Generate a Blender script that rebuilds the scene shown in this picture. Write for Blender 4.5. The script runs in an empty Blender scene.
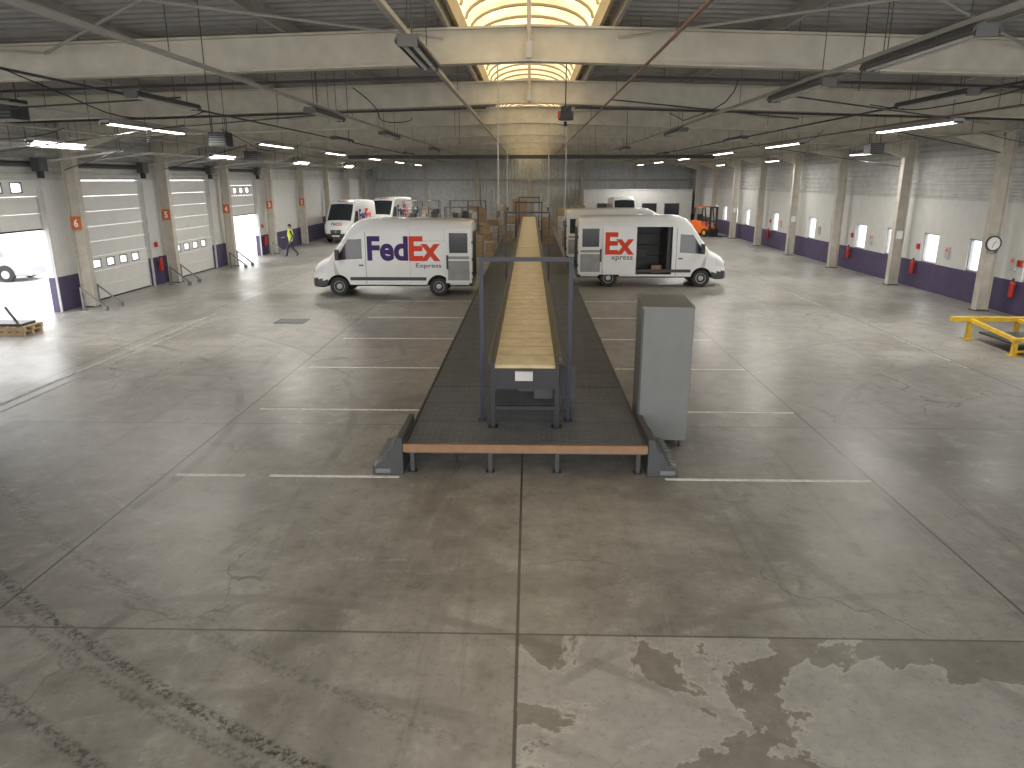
import bpy, bmesh, math, random
from mathutils import Vector, Matrix
random.seed(7)
scene = bpy.context.scene
COL = scene.collection

# ------------------------------------------------------------------ materials
def mat(name, c, rough=0.6, metal=0.0, var=0.12, scale=3.0, bump=0.0, emit=None, es=0.0, detail=4):
    m = bpy.data.materials.new(name); m.use_nodes = True
    nt = m.node_tree; b = nt.nodes["Principled BSDF"]
    tc = nt.nodes.new("ShaderNodeTexCoord")
    n = nt.nodes.new("ShaderNodeTexNoise"); n.inputs["Scale"].default_value = scale; n.inputs["Detail"].default_value = detail
    nt.links.new(tc.outputs["Object"], n.inputs["Vector"])
    r = nt.nodes.new("ShaderNodeValToRGB")
    r.color_ramp.elements[0].position = 0.3; r.color_ramp.elements[1].position = 0.7
    r.color_ramp.elements[0].color = tuple(max(0, x*(1-var)) for x in c)+(1,)
    r.color_ramp.elements[1].color = tuple(min(1, x*(1+var)) for x in c)+(1,)
    nt.links.new(n.outputs["Fac"], r.inputs["Fac"]); nt.links.new(r.outputs["Color"], b.inputs["Base Color"])
    b.inputs["Roughness"].default_value = rough; b.inputs["Metallic"].default_value = metal
    if bump > 0:
        bp = nt.nodes.new("ShaderNodeBump"); bp.inputs["Strength"].default_value = bump; bp.inputs["Distance"].default_value = 0.02
        nt.links.new(n.outputs["Fac"], bp.inputs["Height"]); nt.links.new(bp.outputs["Normal"], b.inputs["Normal"])
    if emit:
        b.inputs["Emission Color"].default_value = emit+(1,); b.inputs["Emission Strength"].default_value = es
    return m

M_BEAM = mat("beam_cream_paint", (0.57,0.53,0.44), 0.55)
M_COL = mat("column_cream_paint", (0.50,0.465,0.40), 0.55)
M_PURLIN = mat("purlin_galv", (0.40,0.385,0.355), 0.6)
M_DECK = mat("roof_deck_steel", (0.31,0.30,0.285), 0.6, 0.0)
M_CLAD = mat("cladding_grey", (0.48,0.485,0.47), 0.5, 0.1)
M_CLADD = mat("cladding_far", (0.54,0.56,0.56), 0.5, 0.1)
M_WHITE = mat("wall_white_paint", (0.60,0.60,0.58), 0.7, var=0.04)
M_PURPLE = mat("dado_purple_paint", (0.075,0.057,0.125), 0.55)
M_DOOR = mat("door_white_panel", (0.68,0.68,0.66), 0.5, var=0.04)
M_BLACK = mat("black_rubber", (0.02,0.02,0.022), 0.6)
M_DGREY = mat("dark_grey_steel", (0.055,0.057,0.06), 0.5)
M_GREY = mat("grey_steel", (0.15,0.16,0.16), 0.45)
M_CAB = mat("cabinet_grey", (0.165,0.175,0.17), 0.42, var=0.05)
M_LGREY = mat("light_grey", (0.5,0.5,0.5), 0.5)
M_NAVY = mat("navy_steel", (0.014,0.018,0.042), 0.4)
M_CONV = mat("conveyor_dark_frame", (0.017,0.018,0.024), 0.45)
M_BELT = mat("belt_cream", (0.70,0.61,0.43), 0.55, var=0.15, scale=5)
M_GRATE = mat("grating_bar", (0.12,0.125,0.128), 0.5, 0.1)
M_GRATED = mat("grating_under", (0.045,0.047,0.05), 0.7)
M_WOOD = mat("timber_edge", (0.26,0.15,0.08), 0.6, scale=8)
M_PALLET = mat("pallet_wood", (0.42,0.31,0.18), 0.75, scale=8)
M_CARD = mat("cardboard", (0.38,0.27,0.17), 0.8)
M_VAN = mat("van_white_paint", (0.80,0.81,0.81), 0.25, var=0.02)
M_VANIN = mat("van_inner_grey", (0.30,0.31,0.31), 0.5)
M_VANDK = mat("cargo_lining_dark", (0.09,0.092,0.095), 0.6)
M_PLAST = mat("van_plastic", (0.05,0.052,0.055), 0.5)
M_GLASS = mat("van_glass", (0.03,0.035,0.04), 0.08, var=0.05)
M_RIM = mat("rim_grey", (0.45,0.46,0.47), 0.35, 0.5)
M_LPURP = mat("logo_purple", (0.045,0.012,0.14), 0.6, var=0.02)
M_LORNG = mat("logo_orange", (0.75,0.05,0.01), 0.6, var=0.02)
M_LGRY = mat("logo_grey", (0.10,0.10,0.12), 0.6, var=0.02)
M_LAMPON = mat("headlight", (0.7,0.72,0.75), 0.1, var=0.05)
M_RED = mat("red_paint", (0.45,0.02,0.015), 0.4)
M_REDP = mat("red_brown_pipe", (0.20,0.12,0.09), 0.5)
M_ORANGE = mat("orange_paint", (0.85,0.17,0.03), 0.45)
M_SIGN = mat("sign_orange", (0.55,0.13,0.03), 0.6)
M_YEL = mat("yellow_paint", (0.75,0.48,0.04), 0.45)
M_LINE = mat("white_line_paint", (0.80,0.80,0.77), 0.6, var=0.2, scale=9, detail=8)
M_LINE2 = mat("worn_line_paint", (0.38,0.37,0.34), 0.6, var=0.35, scale=6, detail=8)
M_TUBE = mat("lit_tube", (0.9,0.9,0.9), 0.4, emit=(1.0,0.97,0.92), es=4.0)
M_TUBEOFF = mat("unlit_tube", (0.6,0.6,0.58), 0.4)
M_FIX = mat("lamp_housing", (0.10,0.10,0.10), 0.5)
M_FACE = mat("clock_face", (0.8,0.8,0.78), 0.4, var=0.02)
M_SKIN = mat("skin", (0.50,0.30,0.21), 0.55, var=0.05)
M_HAIR = mat("hair", (0.03,0.02,0.015), 0.7)
M_VEST = mat("hi_vis_vest", (0.75,0.85,0.05), 0.6)
M_TROUS = mat("dark_trousers", (0.03,0.035,0.06), 0.8)
M_SLEEVE = mat("dark_sleeve", (0.05,0.045,0.09), 0.8)
M_GRND = mat("outdoor_concrete", (0.55,0.54,0.50), 0.85, scale=0.5)
M_CAR = mat("car_silver_paint", (0.42,0.43,0.45), 0.3, 0.2, var=0.03)

def skylight_mat():
    m = bpy.data.materials.new("aged_skylight_sheet"); m.use_nodes = True
    nt = m.node_tree; b = nt.nodes["Principled BSDF"]
    tc = nt.nodes.new("ShaderNodeTexCoord"); w = nt.nodes.new("ShaderNodeTexNoise"); w.inputs["Scale"].default_value = 1.6; w.inputs["Detail"].default_value = 8
    nt.links.new(tc.outputs["Object"], w.inputs["Vector"])
    wv = nt.nodes.new("ShaderNodeTexWave"); wv.bands_direction='Y'; wv.inputs["Scale"].default_value=2.2; wv.inputs["Distortion"].default_value=0.3
    nt.links.new(tc.outputs["Object"], wv.inputs["Vector"])
    ma = nt.nodes.new("ShaderNodeMath"); ma.operation='MULTIPLY_ADD'; ma.inputs[1].default_value=0.25
    nt.links.new(wv.outputs["Fac"], ma.inputs[0]); nt.links.new(w.outputs["Fac"], ma.inputs[2])
    r = nt.nodes.new("ShaderNodeValToRGB")
    r.color_ramp.elements[0].color = (0.46,0.34,0.18,1); r.color_ramp.elements[0].position = 0.45
    r.color_ramp.elements[1].color = (1.0,0.82,0.52,1); r.color_ramp.elements[1].position = 0.90
    nt.links.new(ma.outputs[0], r.inputs["Fac"])
    nt.links.new(r.outputs["Color"], b.inputs["Emission Color"]); b.inputs["Emission Strength"].default_value = 1.1
    b.inputs["Base Color"].default_value = (0.7,0.6,0.38,1); b.inputs["Roughness"].default_value = 0.6
    return m
M_SKY = skylight_mat()

def glass_mat():
    m = bpy.data.materials.new("window_glass"); m.use_nodes = True
    nt = m.node_tree; nt.nodes.remove(nt.nodes["Principled BSDF"])
    o = nt.nodes["Material Output"]
    t = nt.nodes.new("ShaderNodeBsdfTransparent"); g = nt.nodes.new("ShaderNodeBsdfGlossy"); mx = nt.nodes.new("ShaderNodeMixShader")
    g.inputs["Roughness"].default_value = 0.05; mx.inputs[0].default_value = 0.08
    t.inputs["Color"].default_value = (0.95,0.96,0.97,1)
    nt.links.new(t.outputs[0], mx.inputs[1]); nt.links.new(g.outputs[0], mx.inputs[2]); nt.links.new(mx.outputs[0], o.inputs["Surface"])
    return m
M_WGLASS = glass_mat()

# ------------------------------------------------------------------ floor material
def floor_mat():
    m = bpy.data.materials.new("worn_polished_concrete"); m.use_nodes = True
    nt = m.node_tree; b = nt.nodes["Principled BSDF"]; N = nt.nodes; L = nt.links
    tc = N.new("ShaderNodeTexCoord"); P = tc.outputs["Object"]
    sep = N.new("ShaderNodeSeparateXYZ"); L.new(P, sep.inputs[0]); X, Y = sep.outputs[0], sep.outputs[1]
    def math_(op, a, b_=None, c=None, clamp=False):
        n = N.new("ShaderNodeMath"); n.operation = op; n.use_clamp = clamp
        for i, v in enumerate((a, b_, c)):
            if v is None: continue
            if isinstance(v, (int, float)): n.inputs[i].default_value = v
            else: L.new(v, n.inputs[i])
        return n.outputs[0]
    def noise(scale, detail=6, rough=0.6, vec=None, dist=0.0):
        n = N.new("ShaderNodeTexNoise"); n.inputs["Scale"].default_value = scale; n.inputs["Detail"].default_value = detail
        n.inputs["Roughness"].default_value = rough; n.inputs["Distortion"].default_value = dist
        L.new(vec or P, n.inputs["Vector"]); return n.outputs["Fac"]
    def sstep(v, a, c):
        n = N.new("ShaderNodeMapRange"); n.interpolation_type = 'SMOOTHSTEP'
        L.new(v, n.inputs[0]); n.inputs[1].default_value = a; n.inputs[2].default_value = c
        return n.outputs[0]
    def mix(f, a, c):
        n = N.new("ShaderNodeMix"); n.data_type = 'RGBA'
        if isinstance(f, (int, float)): n.inputs[0].default_value = f
        else: L.new(f, n.inputs[0])
        for i, v in ((6, a), (7, c)):
            if isinstance(v, tuple): n.inputs[i].default_value = v+(1,)
            else: L.new(v, n.inputs[i])
        return n.outputs[2]
    n1 = noise(0.35, 9, 0.66, dist=0.6); n2 = noise(2.2, 9, 0.74); n3 = noise(14, 6, 0.7); n0 = noise(0.17, 4, 0.6)
    mp = N.new("ShaderNodeMapping"); mp.inputs["Scale"].default_value = (2.2,0.16,1); L.new(P, mp.inputs["Vector"])
    ns = noise(1.0, 7, 0.7, vec=mp.outputs[0], dist=0.8)
    base = mix(sstep(n1, 0.32, 0.68), (0.205,0.193,0.172), (0.36,0.345,0.315))
    base = mix(math_('MULTIPLY', sstep(n0, 0.52, 0.30), 0.35), base, (0.15,0.14,0.12))
    base = mix(math_('MULTIPLY', sstep(n2, 0.5, 0.70), 0.55), base, (0.46,0.445,0.41))
    base = mix(math_('MULTIPLY', sstep(n2, 0.5, 0.30), 0.6), base, (0.12,0.11,0.097))
    base = mix(math_('MULTIPLY', sstep(n3, 0.53, 0.72), 0.5), base, (0.11,0.10,0.09))
    base = mix(math_('MULTIPLY', sstep(ns, 0.55, 0.72), 0.4), base, (0.11,0.104,0.093))
    base = mix(math_('MULTIPLY', sstep(ns, 0.44, 0.30), 0.30), base, (0.40,0.39,0.36))
    # oil and grime blotches
    ob = noise(0.9, 10, 0.72, dist=1.2)
    base = mix(math_('MULTIPLY', sstep(ob, 0.60, 0.70), 0.55), base, (0.085,0.078,0.068))
    # hairline cracks
    vo = N.new("ShaderNodeTexVoronoi"); vo.feature='DISTANCE_TO_EDGE'; vo.inputs["Scale"].default_value=0.22
    wn = N.new("ShaderNodeTexNoise"); wn.inputs["Scale"].default_value=0.9; wn.inputs["Detail"].default_value=6; L.new(P, wn.inputs["Vector"])
    va = N.new("ShaderNodeVectorMath"); va.operation='MULTIPLY_ADD'; va.inputs[1].default_value=(1.6,1.6,0); L.new(wn.outputs["Color"], va.inputs[0]); L.new(P, va.inputs[2])
    L.new(va.outputs[0], vo.inputs["Vector"])
    crk = math_('MULTIPLY', sstep(vo.outputs["Distance"], 0.0035, 0.001), sstep(n0, 0.47, 0.56))
    base = mix(math_('MULTIPLY', crk, 0.6), base, (0.08,0.072,0.064))
    inx = sstep(X, -0.10, -0.08); iny = sstep(Y, 5.87, 5.85)
    reg = math_('MULTIPLY', inx, iny)
    pn = noise(0.8, 12, 0.60, dist=0.45)
    peel = sstep(pn, 0.515, 0.52)
    rim = math_('MULTIPLY', sstep(pn, 0.502, 0.515), sstep(pn, 0.530, 0.518))
    coat = mix(sstep(n2, 0.3, 0.7), (0.31,0.303,0.283), (0.41,0.402,0.378))
    pc = mix(peel, coat, mix(sstep(n2,0.3,0.7), (0.17,0.158,0.135), (0.25,0.233,0.205)))
    pc = mix(math_('MULTIPLY', rim, 0.6), pc, (0.52,0.50,0.46))
    pc = mix(math_('MULTIPLY', sstep(n3, 0.5, 0.7), 0.35), pc, (0.14,0.13,0.12))
    base = mix(math_('MULTIPLY', reg, 0.88), base, pc)
    def arc(cx, cy, R, wd):
        dx = math_('SUBTRACT', X, cx); dy = math_('SUBTRACT', Y, cy)
        r = math_('SQRT', math_('ADD', math_('MULTIPLY', dx, dx), math_('MULTIPLY', dy, dy)))
        d = math_('ABSOLUTE', math_('SUBTRACT', r, R))
        return sstep(d, wd, wd*0.35)
    tn = sstep(noise(16, 8, 0.8), 0.45, 0.58)
    tn2 = sstep(noise(1.1, 5, 0.7), 0.42, 0.6)
    left = sstep(X, 0.2, -1.2)
    for R, s in ((25.0, 0.95), (25.75, 0.8), (24.3, 0.4), (25.18,0.55)):
        f = math_('MULTIPLY', math_('MULTIPLY', arc(9.4, 26.7, R, 0.09), tn), math_('MULTIPLY', left, s))
        base = mix(f, base, (0.035,0.031,0.028))
    for cx, cy, R, s, w_ in ((-14,10,9.0,0.5,0.12), (-13.6,10.4,10.6,0.45,0.10), (13,9,8.2,0.35,0.1), (12.5,10,9.8,0.3,0.12), (6,20,9.5,0.3,0.1), (-7,21,6.0,0.35,0.1), (-2,0,5.0,0.4,0.1), (4,1,5.6,0.3,0.08), (-3,-1,7.4,0.35,0.09)):
        f = math_('MULTIPLY', math_('MULTIPLY', arc(cx, cy, R, w_), tn2), s)
        base = mix(f, base, (0.08,0.075,0.068))
    for cx, cy, R, s in ((-1.5,13.4,6.2,0.6), (-1.5,13.4,6.45,0.3), (-3.0,14.0,6.0,0.2)):
        f = math_('MULTIPLY', math_('MULTIPLY', arc(cx, cy, R, 0.035), math_('MULTIPLY', tn, tn2)), math_('MULTIPLY', left, s))
        base = mix(f, base, (0.50,0.48,0.45))
    def jl(C, p, wd):
        return sstep(math_('ABSOLUTE', math_('SUBTRACT', C, p)), wd, wd*0.5)
    for p in (-10.35, -5.24, -0.09, 4.88, 10.0):
        base = mix(math_('MULTIPLY', jl(X, p, 0.020), 0.85), base, (0.05,0.045,0.04))
    for k in range(-1, 12):
        base = mix(math_('MULTIPLY', jl(Y, 5.86+5.97*k, 0.018), 0.7), base, (0.06,0.055,0.05))
    L.new(base, b.inputs["Base Color"])
    rg = N.new("ShaderNodeMapRange"); L.new(n1, rg.inputs[0]); rg.inputs[1].default_value = 0.3; rg.inputs[2].default_value = 0.7
    rg.inputs[3].default_value = 0.28; rg.inputs[4].default_value = 0.50
    L.new(rg.outputs[0], b.inputs["Roughness"])
    bp = N.new("ShaderNodeBump"); bp.inputs["Strength"].default_value = 0.12; bp.inputs["Distance"].default_value = 0.02
    L.new(n2, bp.inputs["Height"]); L.new(bp.outputs["Normal"], b.inputs["Normal"])
    return m
M_FLOOR = floor_mat()

# ------------------------------------------------------------------ mesh builder
class MB:
    def __init__(s): s.v=[]; s.f=[]; s.m=[]; s.mats=[]
    def mi(s, m):
        if m not in s.mats: s.mats.append(m)
        return s.mats.index(m)
    def add(s, vs, fs, m):
        o=len(s.v); s.v += [tuple(v) for v in vs]; k=s.mi(m)
        for f in fs: s.f.append(tuple(i+o for i in f)); s.m.append(k)
    def box(s,x0,x1,y0,y1,z0,z1,m):
        if x0>x1:x0,x1=x1,x0
        if y0>y1:y0,y1=y1,y0
        if z0>z1:z0,z1=z1,z0
        s.add([(x0,y0,z0),(x1,y0,z0),(x1,y1,z0),(x0,y1,z0),(x0,y0,z1),(x1,y0,z1),(x1,y1,z1),(x0,y1,z1)],
              [(0,3,2,1),(4,5,6,7),(0,1,5,4),(1,2,6,5),(2,3,7,6),(3,0,4,7)],m)
    def bar(s,p0,p1,w,h,m,up=(0,0,1)):
        p0=Vector(p0);p1=Vector(p1);d=(p1-p0).normalized();u=Vector(up)
        if abs(d.dot(u))>0.98: u=Vector((0,1,0))
        r=d.cross(u).normalized();u=r.cross(d)
        vs=[]
        for p in (p0,p1):
            for a,b in ((-1,-1),(1,-1),(1,1),(-1,1)): vs.append(p+r*a*w/2+u*b*h/2)
        s.add(vs,[(0,1,2,3),(7,6,5,4),(0,4,5,1),(1,5,6,2),(2,6,7,3),(3,7,4,0)],m)
    def cyl(s,p0,p1,r,m,n=12,r2=None):
        if r2 is None:r2=r
        p0=Vector(p0);p1=Vector(p1);d=(p1-p0).normalized()
        a=Vector((0,0,1)) if abs(d.z)<0.9 else Vector((1,0,0))
        e=d.cross(a).normalized();g=d.cross(e)
        vs=[]
        for p,rr in ((p0,r),(p1,r2)):
            for i in range(n):
                t=2*math.pi*i/n; vs.append(p+e*math.cos(t)*rr+g*math.sin(t)*rr)
        fs=[(i,(i+1)%n,n+(i+1)%n,n+i) for i in range(n)]
        fs+=[tuple(range(n-1,-1,-1)),tuple(range(n,2*n))]
        s.add(vs,fs,m)
    def prism(s,poly,vec,m):
        n=len(poly);vec=Vector(vec)
        vs=[Vector(p) for p in poly]+[Vector(p)+vec for p in poly]
        fs=[(i,(i+1)%n,n+(i+1)%n,n+i) for i in range(n)]+[tuple(range(n-1,-1,-1)),tuple(range(n,2*n))]
        s.add(vs,fs,m)
    def lathe(s,c,axis,prof,m,n=20):
        c=Vector(c);d=Vector(axis).normalized();a=Vector((0,0,1)) if abs(d.z)<0.9 else Vector((1,0,0))
        e=d.cross(a).normalized();g=d.cross(e);vs=[]
        for r,t in prof:
            for i in range(n):
                q=2*math.pi*i/n; vs.append(c+d*t+e*math.cos(q)*r+g*math.sin(q)*r)
        fs=[]
        for k in range(len(prof)-1):
            for i in range(n): fs.append((k*n+i,k*n+(i+1)%n,(k+1)*n+(i+1)%n,(k+1)*n+i))
        fs+=[tuple(range(n-1,-1,-1)),tuple(range((len(prof)-1)*n,len(prof)*n))]
        s.add(vs,fs,m)
    def ball(s,c,r,m,sc=(1,1,1),n=10):
        c=Vector(c);vs=[];fs=[]
        for j in range(n+1):
            p=math.pi*j/n
            for i in range(2*n):
                q=math.pi*i/n
                vs.append((c.x+r*sc[0]*math.sin(p)*math.cos(q),c.y+r*sc[1]*math.sin(p)*math.sin(q),c.z+r*sc[2]*math.cos(p)))
        for j in range(n):
            for i in range(2*n):
                a=j*2*n+i;b_=j*2*n+(i+1)%(2*n); fs.append((a,a+2*n,b_+2*n,b_))
        s.add(vs,fs,m)
    def build(s,name,parent=None,loc=(0,0,0),rot=(0,0,0),smooth=False,bevel=0):
        me=bpy.data.meshes.new(name); me.from_pydata(s.v,[],s.f)
        for m in s.mats: me.materials.append(m)
        me.polygons.foreach_set("material_index",s.m)
        bm=bmesh.new();bm.from_mesh(me)
        bmesh.ops.recalc_face_normals(bm,faces=bm.faces);bm.to_mesh(me);bm.free()
        o=bpy.data.objects.new(name,me);COL.objects.link(o);o.location=loc;o.rotation_euler=rot
        if parent:o.parent=parent
        if smooth:
            me.polygons.foreach_set("use_smooth",[True]*len(me.polygons))
            try:
                me.set_sharp_from_angle(angle=math.radians(35))
            except Exception: pass
        if bevel:
            md=o.modifiers.new("bevel",'BEVEL');md.width=bevel;md.segments=2;md.limit_method='ANGLE'
        return o
def empty(name,loc=(0,0,0),rot=(0,0,0)):
    e=bpy.data.objects.new(name,None);COL.objects.link(e);e.location=loc;e.rotation_euler=rot;return e

def text_mesh(txt,bold=0.012):
    cu=bpy.data.curves.new("t",'FONT');cu.body=txt;cu.offset=bold;cu.resolution_u=4
    o=bpy.data.objects.new("t",cu);COL.objects.link(o)
    dg=bpy.context.evaluated_depsgraph_get();dg.update()
    me=bpy.data.meshes.new_from_object(o.evaluated_get(dg))
    bpy.data.objects.remove(o);return me
def text_pts(txt,w,h,bold=0.012):
    me=text_mesh(txt,bold)
    xs=[v.co.x for v in me.vertices];ys=[v.co.y for v in me.vertices]
    x0,x1,y0,y1=min(xs),max(xs),min(ys),max(ys)
    pts=[((v.co.x-x0)/(x1-x0)*w,(v.co.y-y0)/(y1-y0)*h) for v in me.vertices]
    fs=[tuple(p.vertices) for p in me.polygons]
    bpy.data.meshes.remove(me);return pts,fs

# ------------------------------------------------------------------ dimensions
XL,XR=-15.1,15.25
YN,YF=-4.0,71.8
def rz(x): return 6.52-0.03*abs(x)
COLY=[-0.3+6*k for k in range(0,12)]

b=MB(); b.box(XL-0.25,XR+0.25,YN,YF+0.2,-0.2,0,M_FLOOR); b.build("floor")
b=MB(); b.box(-90,90,-60,140,-0.32,-0.22,M_GRND); b.build("ground")
b=MB(); b.box(-70,XL-0.26,0,90,-0.22,-0.02,M_GRND); b.build("yard_pavement")

def cells(b,x0,x1,ya,yb,za,zb,ops,zmat):
    ys=sorted(set([ya,yb]+[v for o in ops for v in o[:2]])); zs=sorted(set([za,zb]+[v for o in ops for v in o[2:]]+[z for z,_ in zmat if za<z<zb]))
    for i in range(len(ys)-1):
        for j in range(len(zs)-1):
            yc=(ys[i]+ys[i+1])/2; zc=(zs[j]+zs[j+1])/2
            if any(o[0]<yc<o[1] and o[2]<zc<o[3] for o in ops): continue
            mm=[m_ for z,m_ in zmat if zc<z][0]
            b.box(x0,x1,ys[i],ys[i+1],zs[j],zs[j+1],mm)
def clad(b,x,sgn,ya,yb,za,zb,m,per=0.22):
    prof=[];z=za
    while z<zb-1e-4:
        for dz,off in ((0,0),(0.09,0),(0.12,0.035),(0.19,0.035)):
            if z+dz<zb: prof.append((x+sgn*off,z+dz))
        z+=per
    prof.append((x,zb))
    vs=[(p,ya,q) for p,q in prof]+[(p,yb,q) for p,q in prof];n=len(prof)
    b.add(vs,[(i,i+1,n+i+1,n+i) for i in range(n-1)],m)

DOORS=[(18.4,22.6),(24.4,28.6),(30.4,34.6),(36.4,40.6)]
b=MB()
cells(b,XL-0.2,XL,YN,YF,0,4.1,[(a,c,0,4.1) for a,c in DOORS],[(1.1,M_PURPLE),(99,M_WHITE)])
b.box(XL-0.2,XL-0.02,YN,YF,4.1,6.1,M_CLAD); clad(b,XL,1,YN,YF,4.1,6.05,M_CLAD)
b.build("wall_left")
WINY=[v for k in range(0,12) for v in (1.2+6*k,4.2+6*k)]
WINY=[v for v in WINY if v<62]
b=MB()
cells(b,XR,XR+0.2,YN,YF,0,3.4,[(y-0.55,y+0.55,1.05,2.15) for y in WINY],[(1.05,M_PURPLE),(99,M_WHITE)])
b.box(XR+0.02,XR+0.2,YN,YF,3.4,6.1,M_CLAD); clad(b,XR,-1,YN,YF,3.4,6.05,M_CLAD)
b.build("wall_right")
for i,y in enumerate(WINY):
    b=MB(); x=XR+0.1
    b.box(x-0.04,x+0.04,y-0.55,y-0.5,1.05,2.15,M_LGREY); b.box(x-0.04,x+0.04,y+0.5,y+0.55,1.05,2.15,M_LGREY)
    b.box(x-0.04,x+0.04,y-0.55,y+0.55,1.05,1.10,M_LGREY); b.box(x-0.04,x+0.04,y-0.55,y+0.55,2.10,2.15,M_LGREY)
    b.box(x-0.006,x+0.006,y-0.5,y+0.5,1.1,2.1,M_WGLASS)
    b.build("window_%d"%(i+1))
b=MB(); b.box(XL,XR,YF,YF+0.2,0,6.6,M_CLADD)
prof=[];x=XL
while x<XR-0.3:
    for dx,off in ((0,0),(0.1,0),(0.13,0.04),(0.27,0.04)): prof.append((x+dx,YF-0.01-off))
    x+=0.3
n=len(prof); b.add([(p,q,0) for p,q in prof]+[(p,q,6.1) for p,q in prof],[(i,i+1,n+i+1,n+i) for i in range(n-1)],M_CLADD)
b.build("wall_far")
b=MB()
for x in (-10,-5,0,5,10): b.box(x-0.15,x+0.15,YF-0.35,YF-0.06,0,6.0,M_COL)
b.box(XL+0.3,XR-0.3,YF-0.3,YF-0.06,4.0,4.2,M_PURLIN)
b.build("trim_1")

b=MB()
for sg in (-1,1):
    xa=(-1.13 if sg<0 else 1.07); xb=(XL if sg<0 else XR)
    prof=[];y=YN
    while y<YF:
        for dy,off in ((0,0),(0.11,0),(0.15,0.07),(0.26,0.07)): prof.append((y+dy,off))
        y+=0.3
    n=len(prof)
    b.add([(xa,p,rz(xa)+q) for p,q in prof]+[(xb,p,rz(xb)+q) for p,q in prof],[(i,i+1,n+i+1,n+i) for i in range(n-1)],M_DECK)
    b.add([(xa,YN,rz(xa)+0.12),(xb,YN,rz(xb)+0.12),(xb,YF+.2,rz(xb)+0.12),(xa,YF+.2,rz(xa)+0.12)],[(0,1,2,3)],M_DECK)
b.build("ceiling")

b=MB(); nseg=14; cx=-0.03; hw=1.10; zb_=6.75; rise=0.45
for i in range(nseg):
    t0=math.pi*i/nseg;t1=math.pi*(i+1)/nseg
    p0=(cx-hw*math.cos(t0),zb_+rise*math.sin(t0));p1=(cx-hw*math.cos(t1),zb_+rise*math.sin(t1))
    b.add([(p0[0],YN,p0[1]),(p1[0],YN,p1[1]),(p1[0],YF,p1[1]),(p0[0],YF,p0[1])],[(0,1,2,3)],M_SKY)
M_CURB=mat("skylight_curb",(0.45,0.38,0.25),0.5)
b.box(cx-hw-0.05,cx-hw,YN,YF,6.42,6.76,M_CURB); b.box(cx+hw,cx+hw+0.05,YN,YF,6.42,6.76,M_CURB)
y=YN+0.5
while y<YF:
    for i in range(nseg):
        t0=math.pi*i/nseg;t1=math.pi*(i+1)/nseg
        b.bar((cx-(hw-.02)*math.cos(t0),y,zb_+(rise-.02)*math.sin(t0)),(cx-(hw-.02)*math.cos(t1),y,zb_+(rise-.02)*math.sin(t1)),0.06,0.04,M_CURB,up=(0,0.01,1))
    y+=1.0
b.build("skylight")

for y in COLY:
    b=MB()
    for sg in (-1,1):
        xe=14.6
        for (o0,o1,wy) in ((0.0,0.03,0.11),(0.47,0.5,0.11),(0.03,0.47,0.012)):
            p=[(0,y-wy,5.80+o0),(sg*xe,y-wy,5.80-0.03*xe+o0),(sg*xe,y-wy,5.80-0.03*xe+o1),(0,y-wy,5.80+o1)]
            b.prism(p,(0,2*wy,0),M_BEAM)
        zz=5.80-0.03*xe
        b.prism([(sg*xe,y-0.1,zz),(sg*(xe-1.6),y-0.1,zz+0.05),(sg*xe,y-0.1,zz-0.45)],(0,0.2,0),M_BEAM)
    b.build("roof_beam")
    for sg in (-1,1):
        b=MB(); x=sg*14.72; xi=abs(x)-0.2; xo=abs(x)+0.2
        b.box(sg*xi,sg*(xi+0.03),y-0.13,y+0.13,0.02,5.86-0.0,M_COL)
        b.box(sg*(xo-0.03),sg*xo,y-0.13,y+0.13,0.02,5.86,M_COL)
        b.box(sg*(xi+0.03),sg*(xo-0.03),y-0.02,y+0.02,0.02,5.86,M_COL)
        b.box(sg*(xi-0.05),sg*(xo+0.02),y-0.18,y+0.18,0,0.025,M_DGREY)
        b.build("steel_column")
for sg in (-1,1):
    for x in (1.25,3.67,6.26,8.85,11.4,13.9):
        b=MB(); z=rz(x); x_=sg*x
        b.box(x_-0.03,x_+0.03,YN,YF,z-0.2,z-0.185,M_PURLIN); b.box(x_-0.03,x_+0.03,YN,YF,z-0.015,z,M_PURLIN); b.box(x_-0.008,x_+0.008,YN,YF,z-0.185,z-0.015,M_PURLIN)
        b.build("roof_purlin")
b=MB()
for y in (5.7,17.7,29.7,41.7,53.7):
    for sg in (-1,1):
        for a,c in ((1.3,7.3),(7.3,14.0)):
            b.cyl((sg*a,y+.1,6.15-0.03*a),(sg*c,y+5.9,6.15-0.03*c),0.02,M_PURLIN,6); b.cyl((sg*c,y+.1,6.15-0.03*c),(sg*a,y+5.9,6.15-0.03*a),0.02,M_PURLIN,6)
b.build("roof_bracing")

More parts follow.
